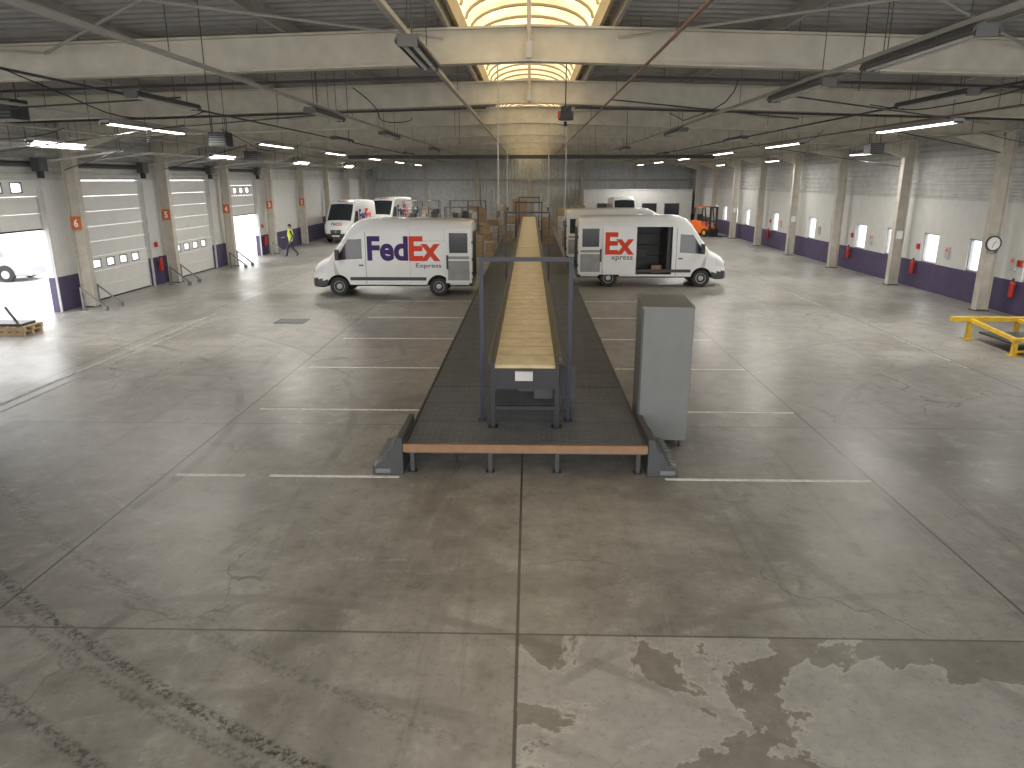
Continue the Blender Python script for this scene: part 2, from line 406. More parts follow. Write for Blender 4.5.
# ------------------------------------------------------------------ doors left wall
def sect_door(idx,ya,yb,raised):
    b=MB(); x0,x1=XL-0.14,XL-0.08
    h=0.51; n=8
    for k in range(n):
        z0=raised+k*h; z1=z0+h-0.012
        if z0>4.08: break
        z1=min(z1,4.1)
        if k==2:
            ws=[(ya+0.5+j*0.85,ya+0.5+j*0.85+0.45,z0+0.13,z0+0.38) for j in range(4)]
            if z0+0.4<4.1:
                cells(b,x0,x1,ya,yb,z0,z1,ws,[(99,M_DOOR)])
                for w in ws:
                    b.box(x0+.02,x0+.03,w[0],w[1],w[2],w[3],M_WGLASS)
                    for q in ((w[0]-.03,w[0],w[2]-.03,w[3]+.03),(w[1],w[1]+.03,w[2]-.03,w[3]+.03),(w[0],w[1],w[2]-.03,w[2]),(w[0],w[1],w[3],w[3]+.03)):
                        b.box(x1,x1+.015,q[0],q[1],q[2],q[3],M_BLACK)
                continue
        b.box(x0,x1,ya,yb,z0,z1,M_DOOR)
        b.box(x1,x1+0.012,ya+0.02,ya+0.1,z0+.02,z1-.02,M_LGREY); b.box(x1,x1+0.012,yb-0.1,yb-0.02,z0+.02,z1-.02,M_LGREY)
    b.box(x0-.005,x1+.005,ya,yb,raised,raised+0.05,M_BLACK)
    for y in (ya-0.06,yb+0.01): b.box(XL,XL+0.07,y,y+0.05,0,4.9,M_LGREY)
    b.box(XL+0.03,XL+0.15,ya-0.1,yb+0.1,4.5,4.62,M_DGREY)
    b.cyl((XL+0.1,ya,4.56),(XL+0.1,yb,4.56),0.08,M_DGREY,10)
    b.build("door_%d"%idx)
for i,(a,c) in enumerate(DOORS): sect_door(i+1,a,c,(2.6,0.0,0.0,2.3)[i])
for i,(a,c) in enumerate(DOORS):
    b=MB()
    b.box(XL+0.001,XL+0.12,a-0.36,a-0.14,0,3.9,M_BLACK) if i in (1,2) else b.box(XL+0.001,XL+0.12,a-0.36,a-0.14,0,1.4,M_BLACK)
    b.build("door_seal")
    for yy in (a-0.55,c+0.35):
        b=MB(); b.box(XL+0.54,XL+0.60,yy-0.03,yy+0.03,0,0.75,M_GREY); b.box(XL+0.46,XL+0.68,yy-0.10,yy+0.10,0,0.02,M_GREY)
        b.bar((XL+0.57,yy,0.72),(XL+1.3,yy,0.12),0.045,0.045,M_GREY); b.box(XL+1.24,XL+1.36,yy-0.06,yy+0.06,0,0.13,M_GREY)
        b.build("dock_guard_rail")

def sign(x,y,z,txt,bg=None,w=0.34,h=0.42):
    b=MB(); b.box(x-w/2,x+w/2,y-0.015,y,z-h/2,z+h/2,bg or M_SIGN)
    pts,fs=text_pts(txt,w*0.4,h*0.6,0.03)
    b.add([(x-w*0.2+p,y-0.018,z-h*0.3+q) for p,q in pts],fs,M_FACE)
    b.build("number_sign")
for k,(y,t) in enumerate(((17.7,"7"),(23.7,"6"),(29.7,"5"),(35.7,"4"),(41.7,"3"),(47.7,"2"))):
    sign(-14.72,y-0.131,2.75,t)
for y in (29.7,41.7,53.7):
    sign(14.72,y-0.131,2.0,"i",M_FACE,0.25,0.3)

# ------------------------------------------------------------------ floor markings
b=MB()
for y in (9.54,12.65,15.76,18.87,21.98,25.1):
    xa=-3.72 if y<10 else -5.0
    b.box(xa,-1.95 if y>10 else -1.85,y-0.035,y+0.035,0.0,0.004,M_LINE)
    b.box(1.95,4.85,y-0.035,y+0.035,0.0,0.004,M_LINE)
b.box(-5.08,-4.08,9.54-.035,9.54+.035,0,0.004,M_LINE)
b.box(-10.05,-9.97,8,50,0,0.004,M_LINE2); b.box(-9.72,-9.68,8,50,0,0.004,M_LINE2)
b.box(9.9,9.97,16,50,0,0.004,M_LINE2)
b.build("floor_marking")
b=MB(); b.box(-7.6,-6.7,20.9,21.6,0,0.012,M_DGREY)
for k in range(8): b.box(-7.6+k*.115,-7.56+k*.115,20.95,21.55,0.012,0.02,M_GREY)
b.build("floor_drain")

# ------------------------------------------------------------------ platform
PX0,PX1,PY0,PY1,PZ=-1.765,1.67,9.69,56.0,0.46
b=MB()
b.box(PX0,PX1,PY0,PY1,PZ-0.07,PZ-0.03,M_GRATED)
y=PY0+0.02
while y<PY1:
    b.box(PX0+0.02,PX1-0.02,y,y+0.045,PZ-0.03,PZ-0.001,M_GRATE); y+=0.085
x=PX0+0.02
while x<PX1:
    b.box(x,x+0.014,PY0,PY1,PZ-0.03,PZ-0.004,M_GRATE); x+=0.1
for k in range(1,47): b.box(PX0,PX1,PY0+k-.006,PY0+k+.006,PZ-0.03,PZ,M_GRATED)
b.box(PX0-0.03,PX1+0.03,PY0-0.05,PY0,PZ-0.12,PZ,M_WOOD)
b.box(PX0-0.03,PX0,PY0,PY1,PZ-0.12,PZ,M_DGREY); b.box(PX1,PX1+0.03,PY0,PY1,PZ-0.12,PZ,M_DGREY)
b.box(PX0,PX1,PY0+0.02,PY0+0.1,PZ-0.16,PZ-0.07,M_DGREY)
y=PY0+0.05
while y<PY1:
    for x in (PX0+0.08,-0.55,0.42,PX1-0.08):
        b.box(x-0.03,x+0.03,y,y+0.06,0,PZ-0.07,M_DGREY); b.box(x-0.06,x+0.06,y-0.03,y+0.09,0,0.01,M_DGREY)
    y+=2.5
b.build("loading_platform")
for sg,xe in ((-1,PX0-0.035),(1,PX1+0.035)):
    b=MB(); y0,y1=9.62,10.75
    pr=[(xe,0),(xe+sg*0.44,0),(xe+sg*0.44,0.1),(xe+sg*0.34,0.18),(xe+sg*0.28,0.20),(xe+sg*0.2,0.36),(xe+sg*0.14,0.38),(xe+sg*0.08,0.56),(xe,0.56)]
    b.prism([(p,y0,q) for p,q in pr],(0,y1-y0,0),M_DGREY)
    b.box(xe+sg*0.18,xe+sg*0.4,y0-0.02,y0,0.03,0.10,M_GREY)
    for k in range(8): b.box(xe+sg*0.30,xe+sg*0.42,y0+0.06+k*.135,y0+0.1+k*.135,0.10,0.19,M_GREY)
    b.build("platform_step",bevel=0.01)

# ------------------------------------------------------------------ conveyor
b=MB(); cx0,cx1=-0.50,0.39; zc=1.47; y0,y1=10.35,55.0
b.box(cx0,cx1,y0,y1,zc-0.03,zc,M_BELT)
b.box(cx0,cx1,y0+.1,y1,zc-0.26,zc-0.24,M_BELT)
b.cyl((cx0,y0,zc-0.13),(cx1,y0,zc-0.13),0.13,M_BELT,20)
y=y0+0.6
while y<30:
    b.box(cx0+.01,cx1-.01,y,y+0.012,zc,zc+0.002,M_WOOD); y+=0.6
for x in (cx0-0.06,cx1):
    b.box(x,x+0.06,y0-0.15,y1,zc-0.30,zc+0.05,M_CONV)
for x in (cx0-0.11,cx1+0.06):
    b.box(x,x+0.05,y0+0.1,y1,zc-0.02,zc+0.09,M_DGREY)
b.box(cx0,cx1,y0-0.16,y0-0.12,zc-0.34,zc-0.03,M_CONV)
b.box(-0.2,0.06,y0-0.2,y0-0.16,zc-0.20,zc-0.06,M_LGREY)
y=y0+0.05
while y<y1:
    for x in (cx0-0.04,cx1+0.04):
        b.box(x-0.035,x+0.035,y,y+0.07,PZ,zc-0.28,M_CONV); b.box(x-0.08,x+0.08,y-0.04,y+0.11,PZ,PZ+0.015,M_CONV)
    b.box(cx0,cx1,y+0.01,y+0.06,PZ+0.28,PZ+0.34,M_CONV)
    b.box(cx0,cx1,y+0.01,y+0.06,zc-0.40,zc-0.33,M_CONV)
    y+=2.4
b.box(cx1-0.3,cx1-0.02,y0+0.3,y0+0.9,zc-0.62,zc-0.3,M_DGREY)
b.cyl((cx1-0.55,y0+0.5,zc-0.45),(cx1-0.3,y0+0.5,zc-0.45),0.11,M_GREY,14)
b.box(cx1+0.11,cx1+0.36,y0+0.75,y0+1.3,PZ+0.25,PZ+0.8,M_DGREY); b.box(cx1+0.16,cx1+0.2,y0+0.85,y0+0.9,PZ,PZ+0.3,M_CONV)
b.build("belt_conveyor")
for y,xa,xb,zt in ((10.77,-0.72,0.62,2.94),(26.5,-0.85,0.7,2.95),(38.5,-0.72,0.62,2.95),(50,-0.72,0.62,2.95)):
    b=MB()
    for x in (xa,xb):
        b.box(x-0.03,x+0.03,y-0.03,y+0.03,PZ,zt,M_NAVY); b.box(x-0.07,x+0.07,y-0.07,y+0.07,PZ,PZ+0.012,M_NAVY)
    b.box(xa-0.03,xb+0.03,y-0.03,y+0.03,zt,zt+0.06,M_NAVY)
    b.build("conveyor_gantry")

# ------------------------------------------------------------------ metal cabinet
e=empty("metal_cabinet",(1.715,10.84,0),(0,0,math.radians(-4.8)))
b=MB(); W,D,H=0.78,1.25,2.26
b.box(0,W,0,D,0.13,H,M_CAB)
b.build("carcass",e,bevel=0.012)
b=MB(); b.box(0.012,W-0.012,-0.012,-0.001,0.16,H-0.03,M_CAB); b.box(0.0,W,-0.02,0.0,H-0.03,H,M_CAB)
b.box(0.0,0.03,-0.016,-0.001,0.16,H-0.04,M_DGREY)
b.build("back_panel",e)
b=MB()
for x in (0.1,W-0.1):
    for y in (0.12,D-0.12):
        b.cyl((x-0.02,y,0.055),(x+0.02,y,0.055),0.055,M_BLACK,14); b.box(x-0.035,x+0.035,y-0.03,y+0.03,0.085,0.13,M_DGREY)
b.build("castors",e)

# ------------------------------------------------------------------ vans
HP=[(0.0,2.50),(0.03,2.62),(0.12,2.68),(0.5,2.71),(2.5,2.74),(3.8,2.74),(4.05,2.71),(4.25,2.62),(4.4,2.50),(4.6,2.22),(4.8,1.94),(5.0,1.68),(5.18,1.44),(5.28,1.36),(5.5,1.27),(5.68,1.17),(5.80,1.04),(5.88,0.88),(5.93,0.72),(5.95,0.62)]
WP=[(0.0,0.96),(0.1,0.985),(0.5,0.99),(4.6,0.99),(5.2,0.97),(5.5,0.93),(5.7,0.86),(5.82,0.76),(5.9,0.64),(5.95,0.52)]
def interp(T,x):
    for i in range(len(T)-1):
        if T[i][0]<=x<=T[i+1][0]:
            t=(x-T[i][0])/(T[i+1][0]-T[i][0]); return T[i][1]*(1-t)+T[i+1][1]*t
    return T[-1][1] if x>T[-1][0] else T[0][1]
def sfac(z): return 1-0.085*max(0,min(1,(z-1.15)/1.5))**1.2
def surf(x,z): return interp(WP,x)*sfac(z)
def van(loc,rotz,near=1,side_open=False,flat_door=True,front_logo=False):
    e=empty("delivery_van",loc,(0,0,rotz))
    stations=sorted(set([p[0] for p in HP]+[0.9,1.24,1.7,2.1,3.0,3.4,4.9,5.1]))
    NS,NC,NT=9,4,4
    rings=[]
    for x in stations:
        h=interp(HP,x); zb=0.36 if x<5.3 else 0.30; r=min(0.17,(h-zb)*0.35); w=interp(WP,x)
        half=[(w*0.9,zb)]
        for i in range(NS):
            z=zb+0.06+(h-r-zb-0.06)*i/(NS-1); half.append((w*sfac(z),z))
        wt=half[-1][0]
        for i in range(1,NC+1):
            a=math.pi/2*i/NC; half.append((wt-r*1.3*(1-math.cos(a)),h-r+r*math.sin(a)))
        yt=half[-1][0]
        for i in range(1,NT):
            y=yt*(1-i/NT); half.append((y,h+0.035*(1-(y/yt)**2)))
        ring=[(0,zb)]+half+[(0,h+0.035)]+[(-y,z) for y,z in reversed(half)]
        rings.append([(x,y,z) for y,z in ring])
    n=len(rings[0]); bb=MB(); bb.mi(M_VAN);bb.mi(M_GLASS);bb.mi(M_PLAST);bb.mi(M_BLACK)
    bb.v=[p for r_ in rings for p in r_]
    for k in range(len(rings)-1):
        for i in range(n):
            j=(i+1)%n; bb.f.append((k*n+i,k*n+j,(k+1)*n+j,(k+1)*n+i))
            xm=(stations[k]+stations[k+1])/2
            zm=sum(bb.v[q][2] for q in bb.f[-1])/4
            top=(1+NS+NC-1)<=i<=(n-(1+NS+NC-1)-1)
            mi=0
            if top and 4.4<xm<5.18: mi=1
            elif zm<0.62 and (xm>5.3 or xm<0.08): mi=2
            elif zm<0.44: mi=2
            bb.m.append(mi)
    bb.f.append(tuple(range(n-1,-1,-1)));bb.m.append(0); bb.f.append(tuple((len(rings)-1)*n+i for i in range(n)));bb.m.append(2)
    body=bb.build("body",e,smooth=True)
    c=MB()
    for x in (1.24,4.90):
        for sg in (-1,1): c.cyl((x,sg*0.62,0.36),(x,sg*1.2,0.36),0.42,M_BLACK,28)
    if side_open:
        c.box(2.30,3.70,near*0.999*-0.72,near*1.3,0.50,2.34,M_VANDK)
    cut=c.build("cutter",e)
    md=body.modifiers.new("b",'BOOLEAN'); md.object=cut; md.operation='DIFFERENCE'; md.solver='EXACT'
    try: md.material_mode='TRANSFER'
    except Exception: pass
    bpy.context.view_layer.update()
    dg=bpy.context.evaluated_depsgraph_get(); dg.update()
    me=bpy.data.meshes.new_from_object(body.evaluated_get(dg)); body.modifiers.clear(); body.data=me
    bpy.data.objects.remove(cut)
    try: me.set_sharp_from_angle(angle=math.radians(30))
    except Exception: pass
    for i,x in enumerate((1.24,4.90)):
        for sg in (-1,1):
            w=MB(); c0=(x,sg*0.72,0.345); ax=(0,sg,0)
            w.lathe(c0,ax,[(0.2,0),(0.32,0.0),(0.345,0.03),(0.345,0.19),(0.32,0.22),(0.215,0.225),(0.21,0.20)],M_BLACK,28)
            w.lathe(c0,ax,[(0.2,0.17),(0.21,0.2),(0.19,0.215),(0.16,0.19),(0.07,0.205),(0.05,0.23),(0.0001,0.23)],M_RIM,24)
            for q in range(6):
                a=q*math.pi/3; w.cyl((x+0.125*math.cos(a),sg*0.915,0.345+0.125*math.sin(a)),(x+0.125*math.cos(a),sg*0.925,0.345+0.125*math.sin(a)),0.025,M_BLACK,8)
            w.build("wheel_%d"%(i*2+(sg>0)+1),e,smooth=True)
    d=MB()
    def patch(corn,m,sg,off=0.006,nu=8,nv=5):
        (ax,az),(bx,bz),(cx_,cz),(dx,dz)=corn; vs=[]
        for j in range(nv+1):
            for i in range(nu+1):
                u=i/nu;v=j/nv
                x=(ax*(1-u)+bx*u)*(1-v)+(dx*(1-u)+cx_*u)*v; z=(az*(1-u)+bz*u)*(1-v)+(dz*(1-u)+cz*u)*v
                vs.append((x,sg*(surf(x,z)+off),z))
        d.add(vs,[(j*(nu+1)+i,j*(nu+1)+i+1,(j+1)*(nu+1)+i+1,(j+1)*(nu+1)+i) for j in range(nv) for i in range(nu)],m)
    for sg in (-1,1):
        patch([(4.0,1.36),(4.98,1.30),(4.50,2.04),(4.0,2.06)],M_GLASS,sg)
        patch([(3.86,0.45),(3.875,0.45),(3.875,2.3),(3.86,2.3)],M_PLAST,sg,0.004,1,8)
        patch([(1.68,0.58),(4.46,0.58),(4.46,0.70),(1.68,0.70)],M_PLAST,sg,0.012,12,1)
        patch([(0.05,0.58),(0.8,0.58),(0.8,0.70),(0.05,0.70)],M_PLAST,sg,0.012,6,1)
        patch([(5.42,0.86),(5.84,0.78),(5.80,0.92),(5.42,1.12)],M_LAMPON,sg,0.01)
        patch([(2.25,0.5),(2.262,0.5),(2.262,2.35),(2.25,2.35)],M_LGREY,sg,0.004,1,8)
        patch([(0.4,1.98),(2.2,1.98),(2.2,2.0),(0.4,2.0)],M_LGREY,sg,0.004,6,1)
        patch([(4.86,0.78),(5.03,0.78),(5.05,1.28),(5.04,1.28)],M_LGREY,sg,0.003,1,3)
        patch([(3.95,1.10),(4.12,1.10),(4.12,1.15),(3.95,1.15)],M_PLAST,sg,0.02,1,1)
        d.bar((4.86,sg*0.97,1.42),(4.88,sg*1.12,1.45),0.05,0.06,M_PLAST)
        d.box(4.80,4.92,sg*1.07,sg*1.26,1.32,1.70,M_PLAST)
    d.box(5.84,5.965,-0.36,0.36,0.64,0.86,M_PLAST); d.box(5.95,5.975,-0.07,0.07,0.68,0.82,M_RIM)
    for z in (0.70,0.78): d.box(5.965,5.97,-0.34,0.34,z,z+0.015,M_RIM)
    d.box(5.93,5.965,-0.26,0.26,0.42,0.53,M_FACE)
    d.build("trim_parts",e,smooth=True)
    if flat_door:
        f=MB(); s_=near
        f.box(0.02,0.96,s_*1.02,s_*1.075,0.50,2.45,M_VAN)
        f.box(0.10,0.88,s_*1.075,s_*1.085,0.60,1.30,M_VANIN); f.box(0.10,0.88,s_*1.075,s_*1.083,1.36,1.46,M_VANIN)
        f.box(0.16,0.82,s_*1.075,s_*1.09,1.58,2.28,M_GLASS)
        for z in (0.8,1.3,1.9): f.box(-0.02,0.06,s_*0.96,s_*1.04,z,z+0.1,M_PLAST)
        f.box(0.86,0.93,s_*1.075,s_*1.10,1.0,1.5,M_PLAST)
        f.build("rear_door",e,bevel=0.01)
        r=MB(); r.box(-0.012,0.0,-0.85,0.85,0.55,2.35,M_VANIN); r.box(-0.016,-0.011,-0.78,0.78,0.62,2.28,M_BLACK); r.build("cargo_opening",e)
    if side_open:
        s_=near; q=MB()
        vs=[];nu,nv=10,10
        for off in (0.04,0.085):
            for j in range(nv+1):
                for i in range(nu+1):
                    x=0.98+1.30*i/nu; z=0.50+1.86*j/nv; vs.append((x,s_*(surf(x,z)+off),z))
        o=(nu+1)*(nv+1); fs=[]
        for j in range(nv):
            for i in range(nu):
                a=j*(nu+1)+i; fs.append((a,a+1,a+nu+2,a+nu+1)); fs.append((o+a,o+a+1,o+a+nu+2,o+a+nu+1))
        for i in range(nu): fs.append((i,i+1,o+i+1,o+i)); a=nv*(nu+1)+i; fs.append((a,a+1,o+a+1,o+a))
        for j in range(nv): a=j*(nu+1); fs.append((a,a+nu+1,o+a+nu+1,o+a)); a+=nu; fs.append((a,a+nu+1,o+a+nu+1,o+a))
        q.add(vs,fs,M_VAN); q.build("sliding_door",e)
        q=MB()
        for z in (0.52,1.05,1.5,1.95): q.box(2.36,3.54,-s_*0.68,-s_*0.35,z,z+0.03,M_DGREY)
        for x in (2.36,3.5): q.box(x,x+0.03,-s_*0.68,-s_*0.35,0.51,2.3,M_DGREY)
        q.box(3.55,3.68,-s_*0.7,s_*0.75,0.52,2.3,M_VANDK)
        q.box(2.31,2.35,-s_*0.7,s_*0.75,0.52,2.3,M_VANDK); q.box(2.35,3.55,-s_*0.71,-s_*0.69,0.52,2.3,M_DGREY)
        q.box(2.45,2.9,-s_*0.62,-s_*0.4,1.08,1.35,M_VANDK)
        q.box(3.0,3.4,s_*0.1,s_*0.5,0.51,0.8,M_CARD)
        q.build("cargo_shelving",e)
    def lettering(txt,m,xs,z0,w,h,side,off=0.012,bold=0.035,name="lettering"):
        pts,fs=text_pts(txt,w,h,bold); t=MB(); vs=[]
        for p,q in pts:
            x=xs+p if side<0 else xs-p
            z=z0+q; vs.append((x,side*(surf(max(0,min(5.9,x)),z)+off),z))
        t.add(vs,fs,m); t.build(name,e)
    for side in (-1,1):
        if side==-1:
            if side_open and near==-1:
                lettering("Ex",M_LORNG,1.06,1.28,1.14,0.86,-1,0.095); lettering("xpress",M_LGRY,1.30,1.02,0.85,0.2,-1,0.095,0.01)
            else:
                lettering("Fed",M_LPURP,1.15,1.28,1.50,0.86,-1); lettering("Ex",M_LORNG,2.68,1.28,1.1,0.86,-1); lettering("Express",M_LGRY,2.85,1.0,0.93,0.2,-1,bold=0.01)
        else:
            lettering("Fed",M_LPURP,3.80,1.28,1.48,0.88,1); lettering("Ex",M_LORNG,2.29,1.28,1.14,0.88,1); lettering("Express",M_LGRY,2.05,1.0,0.93,0.2,1,bold=0.01)
    if front_logo:
        for txt,m,y0,w in (("Fed",M_LPURP,0.40,0.44),("Ex",M_LORNG,-0.06,0.34)):
            pts,fs=text_pts(txt,w,0.2,0.02)
            t=MB(); vs=[]
            for p,q in pts:
                xx=5.74-0.3*(q/0.2); vs.append((xx,y0*-1+p,interp(HP,xx)+0.045))
            t.add(vs,fs,m); t.build("lettering",e)
            t=MB(); vs=[((4.30-0.24*(q/0.2)),-y0+p,interp(HP,4.30-0.24*(q/0.2))+0.045) for p,q in pts]; t.add(vs,fs,m); t.build("lettering",e)
    return e
van((-2.06,27.15,0),math.pi,near=1)
van((1.90,29.75,0),0,near=-1,side_open=True)
van((1.80,37.0,0),0,near=-1,flat_door=True)
van((-12.4,54.9,0),math.radians(-96),near=1,flat_door=False,front_logo=True)
van((-11.0,63.6,0),math.radians(-100),near=1,flat_door=False,front_logo=True)
van((7.7,65.2,0),math.radians(-90),near=1,flat_door=False)

# ------------------------------------------------------------------ fluorescent lamps
def lamp(x,y,z,L,lit,watts=0):
    e=empty("fluorescent_lamp",(x,y,z))
    b=MB()
    b.box(-0.10,0.10,0,L,0,0.06,M_LGREY if lit else M_FIX)
    for s in (-1,1): b.prism([(s*0.13,0,0),(s*0.10,0,0.06),(s*0.09,0,0.06),(s*0.12,0,-0.02)],(0,L,0),M_LGREY if lit else M_FIX)
    for dx in (-0.05,0.05): b.cyl((dx,0.05,-0.025),(dx,L-0.05,-0.025),0.019,M_TUBE if lit else M_TUBEOFF,8)
    for yy in (0,L-0.03): b.box(-0.1,0.1,yy,yy+0.03,-0.05,0,M_FIX)
    for yy in (0.3,L-0.3): b.cyl((0,yy,0.05),(0,yy,rz(x)-z),0.006,M_DGREY,6)
    b.build("housing",e)
    if lit and watts:
        l=bpy.data.lights.new("tube_light",'AREA'); l.shape='RECTANGLE'; l.size=0.16; l.size_y=L-0.1; l.energy=watts; l.color=(1.0,0.96,0.89)
        lo=bpy.data.objects.new("tube_light",l); COL.objects.link(lo); lo.parent=e; lo.location=(0,L/2,-0.06)
for x,zz in ((-9.6,5.35),(9.4,5.35)):
    for y in (17.0,26.5,35,44,53,62): lamp(x,y,zz,3.8,True,140)
for y in (7.1,10.6,20.2,31.5,43): lamp(4.05,y,5.38,2.3,False)
lamp(-1.2,7.6,5.4,1.7,False)
for y in (14.5,21.5,32,43): lamp(-4.2,y,5.38,2.3,False)
for x in (-6.4,6.9):
    for y in (12.2,24.6,38.5): lamp(x,y,5.42,2.3,False)
for y in (17.9,29,40,51): lamp(13.2,y,5.1,2.4,True,45); lamp(-13.0,y+1.5,5.1,2.4,True,45)
def run(name,x,z,r,m,box=False):
    b=MB()
    if box: b.box(x-r,x+r,YN,62,z-r*0.8,z+r*0.8,m)
    else: b.cyl((x,YN,z),(x,62,z),r,m,8)
    y=YN+1
    while y<62:
        if all(abs(y-c)>0.3 for c in COLY): b.cyl((x,y,z),(x,y,rz(x)),0.006,M_DGREY,5)
        y+=3.0
    b.build(name)
run("cable_trunking",-1.415,5.70,0.035,M_PURLIN,True)
run("sprinkler_pipe",1.66,5.70,0.022,M_REDP)
run("sprinkler_pipe",9.0,5.42,0.022,M_REDP)
run("cable_trunking",-9.6,5.46,0.03,M_LGREY,True)
run("cable_trunking",9.4,5.46,0.03,M_LGREY,True)
run("cable_trunking",4.05,5.50,0.03,M_PURLIN,True)
run("cable_trunking",-4.2,5.50,0.03,M_PURLIN,True)
run("cable_trunking",-7.0,5.52,0.022,M_DGREY,True)
run("cable_trunking",7.4,5.52,0.022,M_DGREY,True)
run("sprinkler_pipe",-11.6,5.3,0.03,M_PURLIN)
run("sprinkler_pipe",12.0,5.3,0.03,M_PURLIN)
b=MB(); b.box(-13.5,-13.45,YN,60,4.95,5.03,M_PURLIN); b.box(-13.1,-13.05,YN,60,4.95,5.03,M_PURLIN)
y=-3
while y<60: b.box(-13.45,-13.1,y,y+.04,4.95,4.98,M_PURLIN); y+=0.6
for y in range(-3,60,3): b.cyl((-13.27,y,5.0),(-13.27,y,rz(13.3)),0.01,M_DGREY,6)
b.build("cable_tray")
b=MB()
b.box(-10,10,41.2,41.5,5.22,5.30,M_DGREY); b.box(-10,10,41.2,41.23,5.30,5.42,M_DGREY); b.box(-10,10,41.47,41.5,5.30,5.42,M_DGREY)
for x in (-9,-5,-1.6,1.8,5,9.2): b.cyl((x,41.35,5.3),(x,41.35,rz(x)),0.01,M_DGREY,6)
b.build("cable_tray")
for y in (14.6,20.8,26.6,32.5,38.6):
    b=MB()
    for sg in (-1,1): b.bar((sg*1.2,y,5.98),(sg*14.4,y,5.62),0.05,0.05,M_DGREY)
    for x in (-12,-8,-5,-2.5,2.5,5,8,12): b.cyl((x,y,6.0-0.03*abs(x)),(x,y,rz(x)),0.008,M_DGREY,5)
    b.build("conduit")
b=MB()
for p0,p1 in (((-13.8,17.7,4.6),(-8.2,17.9,5.35)),((-14.4,22.9,4.4),(-9.8,20.4,5.3)),((-14.2,12.2,4.9),(-6.6,14.4,5.6)),((-14.3,29,4.5),(-10.2,27,5.3)),
              ((8.6,12.0,5.35),(13.9,15.0,5.25)),((9.6,20.4,5.35),(14.2,23.2,4.9)),((4.2,13.2,5.5),(9.2,17.0,5.4)),((9.6,30,5.3),(14.3,29.5,4.6)),((1.7,16,5.7),(6.6,19,5.55)),((-4.2,16.6,5.5),(-9.2,19.4,5.4))):
    b.cyl(p0,p1,0.016,M_DGREY,6)
b.build("conduit")
b=MB()
for k in range(60):
    x=random.uniform(-13.5,13.5); y=random.uniform(8,50)
    if abs(x)<2: continue
    b.cyl((x,y,random.uniform(4.7,5.5)),(x,y,rz(x)),0.006,M_BLACK,5)
b.build("hanging_cables")
b=MB()
for x,ya,yb,zc_,dr in ((-6.9,10,16,5.5,.35),(-11.2,12,18,5.3,.4),(6.5,9,15,5.5,.3),(11.6,14,20,5.3,.4),(-3.0,13,19,5.6,.3),(3.2,12,18,5.6,.35),(-8.2,20,27,5.4,.4),(8.0,21,28,5.4,.35)):
    pts=[(x+.12*math.sin(t*.9),ya+(yb-ya)*t/10,zc_-dr*4*(t/10)*(1-t/10)) for t in range(11)]
    for i in range(10): b.cyl(pts[i],pts[i+1],0.010,M_BLACK,5)
b.build("drooping_cable")
for x,y,z0 in ((-0.80,26.5,3.02),(0.65,26.5,3.02),(0.95,20.0,2.9),(-0.70,16.5,3.3)):
    b=MB(); b.cyl((x,y,z0),(x,y,rz(0)),0.014,M_LGREY,8); b.box(x-.04,x+.04,y-.04,y+.04,z0-0.0,z0+.14,M_DGREY); b.build("power_drop_pole")
b=MB(); x,y=0.62,13.6
b.cyl((x,y,5.35),(x,y,6.5),0.012,M_DGREY,6); b.box(x-0.08,x+0.10,y-0.10,y+0.10,5.12,5.35,M_BLACK); b.cyl((x-.12,y,5.2),(x+.14,y,5.2),0.08,M_DGREY,12); b.box(x-0.14,x-0.1,y-.12,y+.02,5.15,5.26,M_RED); b.cyl((x,y,5.1),(x,y,5.02),0.03,M_BLACK,8)
b.build("chain_hoist")
for y in (11.5,17.5):
    b=MB(); b.cyl((-0.03,y,6.0),(-0.03,y,6.9),0.03,M_COL,8); b.box(-0.07,0.01,y-.04,y+.04,5.83,6.05,M_LGREY); b.build("skylight_opener")
def heater(x,y,z,s=1.0):
    b=MB(); b.box(x-0.3*s,x+0.3*s,y-0.25,y+0.25,z,z+0.45*s,M_DGREY)
    for k in range(5): b.box(x-0.27*s,x+0.27*s,y-0.28,y-0.25,z+0.04+k*.08*s,z+0.07+k*.08*s,M_GREY)
    b.cyl((x,y+0.25,z+0.22*s),(x,y+0.35,z+0.22*s),0.17*s,M_BLACK,16)
    for dx in (-0.25*s,0.25*s): b.cyl((x+dx,y,z+0.45*s),(x+dx,y,rz(x)),0.012,M_DGREY,6)
    b.build("unit_heater")
heater(-9.9,14.3,5.2,0.8); heater(-8.6,20.9,5.0,0.8); heater(11.0,24.5,4.9,0.7); heater(-12.6,34,4.9)
for i,(a,c) in enumerate(DOORS):
    b=MB(); b.box(XL+0.20,XL+0.45,c-0.5,c-0.1,4.35,4.75,M_DGREY); b.cyl((XL+0.32,c-0.3,4.35),(XL+0.32,c-0.3,4.15),0.1,M_BLACK,12)
    for yy in (a-0.02,c+0.0):
        b.bar((XL+0.20,yy,4.63),(XL+2.8,yy,4.95),0.05,0.05,M_LGREY)
        b.cyl((XL+2.7,yy,4.95),(XL+2.7,yy,rz(12.4)),0.01,M_DGREY,6)
    b.build("door_operator")

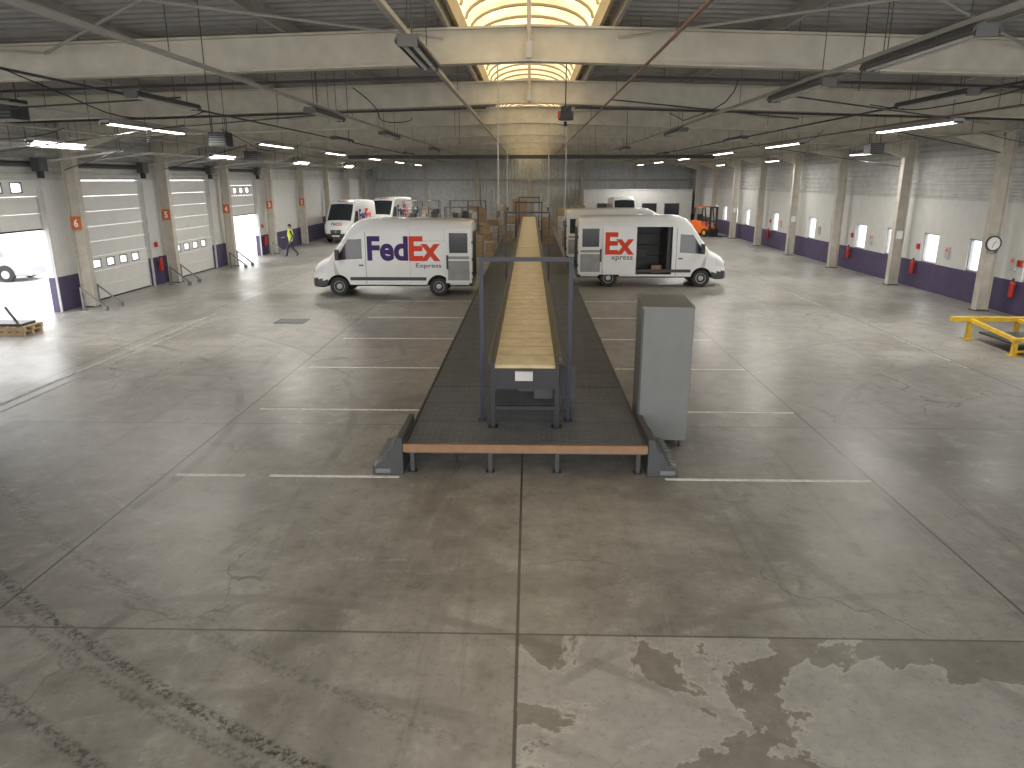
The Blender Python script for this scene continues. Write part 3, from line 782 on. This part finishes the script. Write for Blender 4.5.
# ------------------------------------------------------------------ clock & extinguishers
b=MB(); cy=23.7-0.14
b.lathe((14.70,cy,2.16),(0,-1,0),[(0.24,0),(0.24,0.06),(0.21,0.065),(0.20,0.045),(0.0001,0.045)],M_BLACK,28)
b.lathe((14.70,cy-0.046,2.16),(0,-1,0),[(0.2,0),(0.2,0.004),(0.0001,0.004)],M_FACE,28)
b.bar((14.70,cy-0.056,2.16),(14.77,cy-0.056,2.24),0.015,0.006,M_BLACK,up=(0,1,0)); b.bar((14.70,cy-0.056,2.16),(14.66,cy-0.056,2.02),0.012,0.006,M_BLACK,up=(0,1,0))
for k in range(12):
    a=k*math.pi/6; b.box(14.70+.17*math.cos(a)-.008,14.70+.17*math.cos(a)+.008,cy-0.054,cy-0.05,2.16+.17*math.sin(a)-.008,2.16+.17*math.sin(a)+.008,M_BLACK)
b.build("wall_clock")
for x,y in ((15.12,22.9),(15.12,29.0),(15.12,35.0),(15.12,47.0),(-14.95,29.1),(-14.95,41.1)):
    b=MB(); b.lathe((x,y,0.55),(0,0,1),[(0.075,0),(0.085,0.02),(0.085,0.42),(0.06,0.48),(0.025,0.5),(0.025,0.54)],M_RED,16)
    b.box(x-0.03,x+0.03,y-0.02,y+0.02,1.08,1.14,M_BLACK); b.bar((x,y-.02,1.12),(x-.02,y-0.14,0.8),0.02,0.02,M_BLACK)
    sx=1 if x>0 else -1
    b.box(x,x+sx*0.12,y-0.02,y+0.02,0.9,0.94,M_DGREY)
    b.box(x+sx*0.08,x+sx*0.12,y-0.1,y+0.1,1.5,1.7,M_RED)
    b.build("fire_extinguisher")
for y in (23.2,26.9,33.0,39.0,45.0):
    b=MB(); b.box(XR-0.07,XR,y-0.12,y+0.12,1.35,1.75,M_LGREY); b.box(XR-0.08,XR-0.07,y-0.08,y+0.08,1.6,1.7,M_ORANGE); b.build("switch_box")

# ------------------------------------------------------------------ yellow barrier right
b=MB()
for x in (11.75,13.0,14.3):
    for y in (17.3,19.2): b.box(x-0.05,x+0.05,y-0.05,y+0.05,0,0.56 if y>18 else 0.36,M_YEL); b.box(x-0.12,x+0.12,y-0.12,y+0.12,0,0.02,M_YEL)
b.box(11.25,14.45,19.13,19.27,0.48,0.60,M_YEL)
b.box(11.65,14.45,17.25,17.35,0.34,0.43,M_YEL); b.bar((11.75,19.2,0.52),(11.75,17.3,0.38),0.09,0.09,M_YEL)
b.bar((13.0,19.2,0.52),(13.0,17.3,0.38),0.09,0.09,M_YEL)
b.box(11.9,14.4,17.4,19.0,0.20,0.24,M_DGREY)
b.bar((11.75,17.3,0.08),(14.3,17.3,0.32),0.05,0.05,M_YEL)
b.build("yellow_barrier")

# ------------------------------------------------------------------ pallets left
b=MB()
def pallet(b,x,y,z,m=M_PALLET):
    for k in range(3): b.box(x,x+1.2,y+k*.35,y+k*.35+.1,z,z+.1,m)
    for k in range(6): b.box(x+k*.215,x+k*.215+.12,y,y+.8,z+.1,z+.125,m)
pallet(b,-14.95,18.9,0.0); pallet(b,-14.93,18.92,0.125)
b.box(-14.9,-13.85,19.0,19.6,0.25,0.32,M_DGREY); b.bar((-14.0,19.1,0.32),(-14.35,19.2,0.75),0.05,0.05,M_DGREY)
b.build("pallet_stack")

def rack(x,y,w,d,h,name="steel_rack"):
    b=MB()
    for xx in (x,x+w/2-.02,x+w-0.04):
        for yy in (y,y+d-0.04): b.box(xx,xx+.04,yy,yy+.04,0,h,M_DGREY)
    for z in (0.2,0.9,1.6,h-0.06): b.box(x,x+w,y,y+d,z,z+.04,M_GREY)
    for k in range(9):
        xx=x+0.1+k*(w-.3)/9; hh=random.uniform(.25,.5); z=(0.24,0.94,1.64)[k%3]
        b.box(xx,xx+(w-.3)/6,y+.1,y+d-.1,z,z+hh,random.choice([M_CARD,M_DGREY,M_LGREY]))
    b.build(name)
rack(-8.4,48,2.4,0.9,2.3); rack(-5.6,48.4,2.2,0.9,2.4); rack(-9.8,57,2.8,0.9,2.6); rack(-6.2,57,2.8,0.9,2.6)
for (x,y,z,w,h,m) in ((-3.2,46,0,0.8,0.9,M_CARD),(-3.1,46.1,0.9,0.6,0.5,M_CARD),(-2.9,50,0,0.8,1.5,M_CARD),(-3.9,51,0,0.8,1.2,M_LGREY),
    (-1.62,44,PZ+.01,0.6,0.7,M_CARD),(-1.55,47,PZ+.01,0.6,0.9,M_LGREY),(-1.6,50,PZ+.01,0.7,1.3,M_CARD),(-1.6,53,PZ+.01,0.8,1.0,M_CARD),(0.8,43,PZ+.01,0.6,0.8,M_CARD),(0.85,46,PZ+.01,0.6,0.6,M_CARD),(0.85,50.6,PZ+.01,0.7,1.2,M_CARD),
    (2.1,47,0,0.8,1.0,M_CARD),(2.0,52,0,0.9,1.6,M_LGREY),(-4.2,54,0,1.0,1.9,M_CARD),(-2.9,55,0,0.9,2.3,M_LGREY),(-3.0,59,0,1.1,2.2,M_PALLET),(-1.4,60,0,1.2,2.6,M_CARD),(0.4,60,0,1.2,2.3,M_LGREY),(2.2,60,0,1.1,1.9,M_PALLET),(3.3,47.5,0,0.8,0.8,M_CARD),
    (-4.9,46.5,0,0.9,0.6,M_LGREY),(-4.7,44.2,0,0.6,0.5,M_CARD),(-3.6,43.8,0,0.7,0.9,M_CARD),(-2.7,43.2,0,0.6,0.6,M_LGREY),(-5.2,62,0,1.2,2.0,M_CARD),(-7.0,62,0,1.2,1.6,M_LGREY),(3.6,63,0,1.1,2.0,M_CARD),(-2.6,47.7,0,0.5,1.2,M_LGREY),
    (-3.3,40.4,0,0.7,1.1,M_CARD),(-2.4,39.6,0,0.5,0.8,M_CARD),(-4.3,41.0,0,0.6,0.6,M_LGREY),(2.6,44.4,0,0.7,1.0,M_CARD),(3.6,44.2,0,0.6,0.7,M_LGREY),(4.6,52,0,0.9,1.5,M_CARD),(5.9,53,0,0.9,1.2,M_CARD)):
    b=MB(); b.box(x,x+w,y,y+w*.8,z,z+h,m); b.box(x+w*.45,x+w*.55,y-.004,y+w*.8+.004,z,z+h+.003,M_PALLET)
    k=0.4
    while k<h: b.box(x-.003,x+w+.003,y-.003,y+w*.8+.003,z+k,z+k+.02,M_DGREY); k+=0.4
    b.build("cardboard_box")

b=MB(); x0,x1,y0,y1,h=4.8,14.4,66.4,71.3,3.2
b.box(x0,x1,y0,y1,0,h,M_WHITE); b.box(x0-.05,x1+.05,y0-.05,y1,h,h+.12,M_LGREY)
b.box(6.0,7.0,y0-.04,y0,0,2.1,M_DGREY)
for x in (8,10,12): b.box(x,x+1.3,y0-.03,y0,1.1,2.1,M_GLASS); b.box(x-.05,x+1.35,y0-.02,y0,1.05,2.15,M_LGREY)
b.build("site_office")

# ------------------------------------------------------------------ forklift
e=empty("forklift",(13.2,56.0,0),(0,0,math.radians(215)))
b=MB()
b.prism([(-0.5,-1.0,0.25),(-0.5,0.7,0.25),(-0.5,0.7,0.75),(-0.5,0.15,0.75),(-0.5,0.05,1.1),(-0.5,-0.85,1.2),(-0.5,-1.05,0.9)],(1.0,0,0),M_ORANGE)
b.box(-0.5,0.5,-1.2,-0.95,0.3,1.1,M_ORANGE); b.build("chassis",e,bevel=0.03)
b=MB()
for sx in (-1,1):
    b.bar((sx*0.44,-0.75,1.0),(sx*0.42,-0.6,2.15),0.07,0.07,M_BLACK); b.bar((sx*0.44,0.6,0.7),(sx*0.42,0.35,2.15),0.07,0.07,M_BLACK)
    b.bar((sx*0.42,-0.62,2.15),(sx*0.42,0.37,2.15),0.07,0.07,M_ORANGE)
for k in range(6): b.box(-0.42,0.42,-0.6+k*.18,-0.56+k*.18,2.13,2.17,M_BLACK)
b.build("overhead_guard",e)
b=MB()
for sx in (-1,1): b.box(sx*.34-.05,sx*.34+.05,0.78,0.92,0.06,2.2,M_BLACK); b.box(sx*.3-.06,sx*.3+.06,0.92,2.0,0.05,0.1,M_BLACK)
for z in (0.3,1.1,2.1): b.box(-.38,.38,0.8,0.9,z,z+.1,M_BLACK)
b.box(-.45,.45,0.92,0.97,0.1,0.6,M_BLACK); b.build("mast",e)
b=MB()
for sx in (-1,1):
    b.cyl((sx*.42,0.5,0.3),(sx*.56,0.5,0.3),0.3,M_BLACK,18); b.cyl((sx*.42,-0.7,0.24),(sx*.54,-0.7,0.24),0.24,M_BLACK,18)
    b.cyl((sx*.56,0.5,0.3),(sx*.57,0.5,0.3),0.15,M_YEL,12)
b.build("wheels",e)
b=MB(); b.box(-.25,.25,-.45,0.05,1.1,1.22,M_BLACK); b.box(-.25,.25,-.55,-.42,1.15,1.6,M_BLACK); b.bar((0,0.5,0.9),(0,0.25,1.25),0.05,0.05,M_BLACK); b.build("seat",e)

# ------------------------------------------------------------------ car outside
e=empty("car",(-25.2,30.2,0.0),(0,0,math.radians(4)))
CH=[(0,0.75),(0.1,0.95),(0.35,1.02),(0.7,1.30),(1.1,1.44),(1.9,1.47),(2.3,1.42),(2.7,1.18),(3.05,0.97),(3.6,0.90),(4.0,0.78),(4.15,0.62),(4.2,0.5)]
b=MB(); rings=[]
for x,h in CH:
    w=0.86 if 0.3<x<3.7 else (0.80 if 0.05<x<4.05 else 0.68)
    zb=0.22; belt=min(h-0.02,0.92); wt=w*(0.76 if h>1.1 else 0.9)
    half=[(w*.9,zb),(w,zb+.12),(w,(zb+belt)/2),(w*.97,belt)]+[(wt,h-.04),(wt*.85,h)]
    rings.append([(x,0,zb)]+[(x,y,z) for y,z in half]+[(x,0,h+.02)]+[(x,-y,z) for y,z in reversed(half)])
n=len(rings[0]); b.mi(M_CAR); b.mi(M_GLASS); b.v=[p for r_ in rings for p in r_]
for k in range(len(rings)-1):
    xm=(CH[k][0]+CH[k+1][0])/2
    for i in range(n):
        b.f.append((k*n+i,k*n+(i+1)%n,(k+1)*n+(i+1)%n,(k+1)*n+i))
        side=i in (4,n-5); top=i in (5,6,7,n-6)
        b.m.append(1 if (side and 0.6<xm<2.8) or (top and (2.3<xm<3.0 or 0.35<xm<0.8)) else 0)
b.f.append(tuple(range(n-1,-1,-1)));b.m.append(0); b.f.append(tuple((len(rings)-1)*n+i for i in range(n)));b.m.append(0)
b.build("body",e,smooth=True)
b=MB()
for x in (0.8,3.35):
    for sg in (-1,1):
        b.cyl((x,sg*0.70,0.34),(x,sg*0.872,0.34),0.35,M_BLACK,24)
        b.lathe((x,sg*0.68,0.30),(0,sg,0),[(0.18,0.0),(0.29,0.0),(0.31,0.03),(0.31,0.19),(0.29,0.21),(0.2,0.21),(0.19,0.19),(0.0001,0.2)],M_BLACK,24)
        b.cyl((x,sg*0.88,0.30),(x,sg*0.895,0.30),0.17,M_RIM,16)
for sg in (-1,1): b.box(3.95,4.14,sg*0.5,sg*0.74,0.58,0.70,M_LAMPON)
b.build("wheels",e)

# ------------------------------------------------------------------ person walking
def skinned(joints,edges,root,sub=2):
    me=bpy.data.meshes.new("sk"); me.from_pydata([j[0] for j in joints],edges,[])
    o=bpy.data.objects.new("sk",me);COL.objects.link(o)
    md=o.modifiers.new("s",'SKIN')
    for i,j in enumerate(joints):
        r=j[1]; r=(r,r) if not isinstance(r,tuple) else r
        me.skin_vertices[0].data[i].radius=r
    me.skin_vertices[0].data[root].use_root=True
    sb=o.modifiers.new("d",'SUBSURF');sb.levels=sub;sb.render_levels=sub
    dg=bpy.context.evaluated_depsgraph_get();dg.update()
    out=bpy.data.meshes.new_from_object(o.evaluated_get(dg)); bpy.data.objects.remove(o); return out
def person(loc,rot):
    e=empty("warehouse_worker",loc,(0,0,rot))
    J=[((0,0,0.95),(0.16,0.12)),((0,0,1.12),(0.16,0.12)),((0.0,0,1.32),(0.19,0.13)),((0,0,1.46),(0.11,0.09)),((0.01,0,1.54),0.055),
       ((0,0.19,1.42),0.065),((-0.10,0.26,1.15),0.048),((0.02,0.28,0.93),0.035),((0.05,0.28,0.86),0.03),
       ((0,-0.19,1.42),0.065),((0.10,-0.26,1.16),0.048),((0.30,-0.24,1.05),0.035),((0.37,-0.24,1.04),0.03),
       ((0,0.10,0.88),0.095),((0.20,0.10,0.50),0.065),((0.26,0.10,0.10),0.045),((0.40,0.10,0.05),0.038),
       ((0,-0.10,0.88),0.095),((-0.08,-0.10,0.49),0.065),((-0.34,-0.10,0.16),0.045),((-0.25,-0.10,0.05),0.038)]
    E=[(0,1),(1,2),(2,3),(3,4),(3,5),(5,6),(6,7),(7,8),(3,9),(9,10),(10,11),(11,12),(0,13),(13,14),(14,15),(15,16),(0,17),(17,18),(18,19),(19,20)]
    me=skinned(J,E,0)
    for m in (M_TROUS,M_VEST,M_SLEEVE,M_SKIN,M_BLACK,M_LGREY): me.materials.append(m)
    for p in me.polygons:
        c=p.center; k=1
        if c.z<0.12: k=4
        elif c.z<0.86 and abs(c.y)<0.22: k=0
        elif c.z>1.50: k=3
        elif abs(c.y)>0.205:
            k=2
            if c.z<0.90 or c.x>0.32: k=3
        elif 1.0<c.z<1.05: k=5
        p.material_index=k; p.use_smooth=True
    o=bpy.data.objects.new("body",me);COL.objects.link(o);o.parent=e
    for hx,hy,hz,dirn in ((0.06,0.28,0.83,Vector((0.25,0,-1))),(0.40,-0.24,1.035,Vector((1,0,-0.05)))):
        d=dirn.normalized(); s=Vector((0,1,0)); nrm=d.cross(s)
        p=Vector((hx,hy,hz)); hb=MB(); hb.bar(p-d*0.03,p+d*0.055,0.075,0.03,M_SKIN,up=nrm)
        for k in range(4):
            L=(0.055,0.068,0.072,0.06)[k]; q=p+d*0.05+s*(-0.028+0.019*k); q2=q+d*L*0.5; q3=q2+(d+nrm*0.5).normalized()*L*0.5
            hb.cyl(q,q2,0.009,M_SKIN,8,0.0085); hb.cyl(q2,q3,0.0085,M_SKIN,8,0.007)
        q=p-s*0.035; hb.cyl(q,q+(d*0.6-s*0.7).normalized()*0.05,0.011,M_SKIN,8,0.008)
        hb.build("hand",e,smooth=True)
    h=MB()
    h.ball((0.03,0,1.65),0.1,M_SKIN,(0.95,0.78,1.2),12)
    h.ball((0.012,0,1.685),0.105,M_HAIR,(0.95,0.80,1.0),12)
    h.cyl((0.115,0,1.655),(0.140,0,1.63),0.014,M_SKIN,8,0.016)
    for sy in (-1,1): h.ball((0.112,sy*0.032,1.66),0.011,M_BLACK); h.ball((0.02,sy*0.08,1.645),0.025,M_SKIN,(0.6,0.4,1.1),6)
    h.box(0.108,0.116,-0.022,0.022,1.595,1.601,M_RED)
    h.build("head",e,smooth=True)
    return e
person((-13.15,40.0,0),math.radians(200))

# ------------------------------------------------------------------ world
w=bpy.data.worlds.new("overcast"); scene.world=w; w.use_nodes=True
nt=w.node_tree; bg=nt.nodes["Background"]
tc=nt.nodes.new("ShaderNodeTexCoord"); sp=nt.nodes.new("ShaderNodeSeparateXYZ"); nt.links.new(tc.outputs["Generated"],sp.inputs[0])
r=nt.nodes.new("ShaderNodeValToRGB"); r.color_ramp.elements[0].color=(0.94,0.93,0.91,1); r.color_ramp.elements[1].color=(0.90,0.93,1.0,1)
nt.links.new(sp.outputs[2],r.inputs["Fac"]); nt.links.new(r.outputs["Color"],bg.inputs["Color"]); bg.inputs["Strength"].default_value=2.5

# ------------------------------------------------------------------ camera
cam=bpy.data.cameras.new("camera"); co=bpy.data.objects.new("camera",cam); COL.objects.link(co)
cam.sensor_width=36; cam.lens=36*720/1024; cam.clip_end=500; cam.clip_start=0.05
p=math.atan(204/720); psi=math.radians(1.378)
co.location=(0,0,4.1); co.rotation_euler=(math.pi/2-p,0,psi)
scene.camera=co
scene.view_settings.view_transform='Standard'
scene.view_settings.exposure=0.9
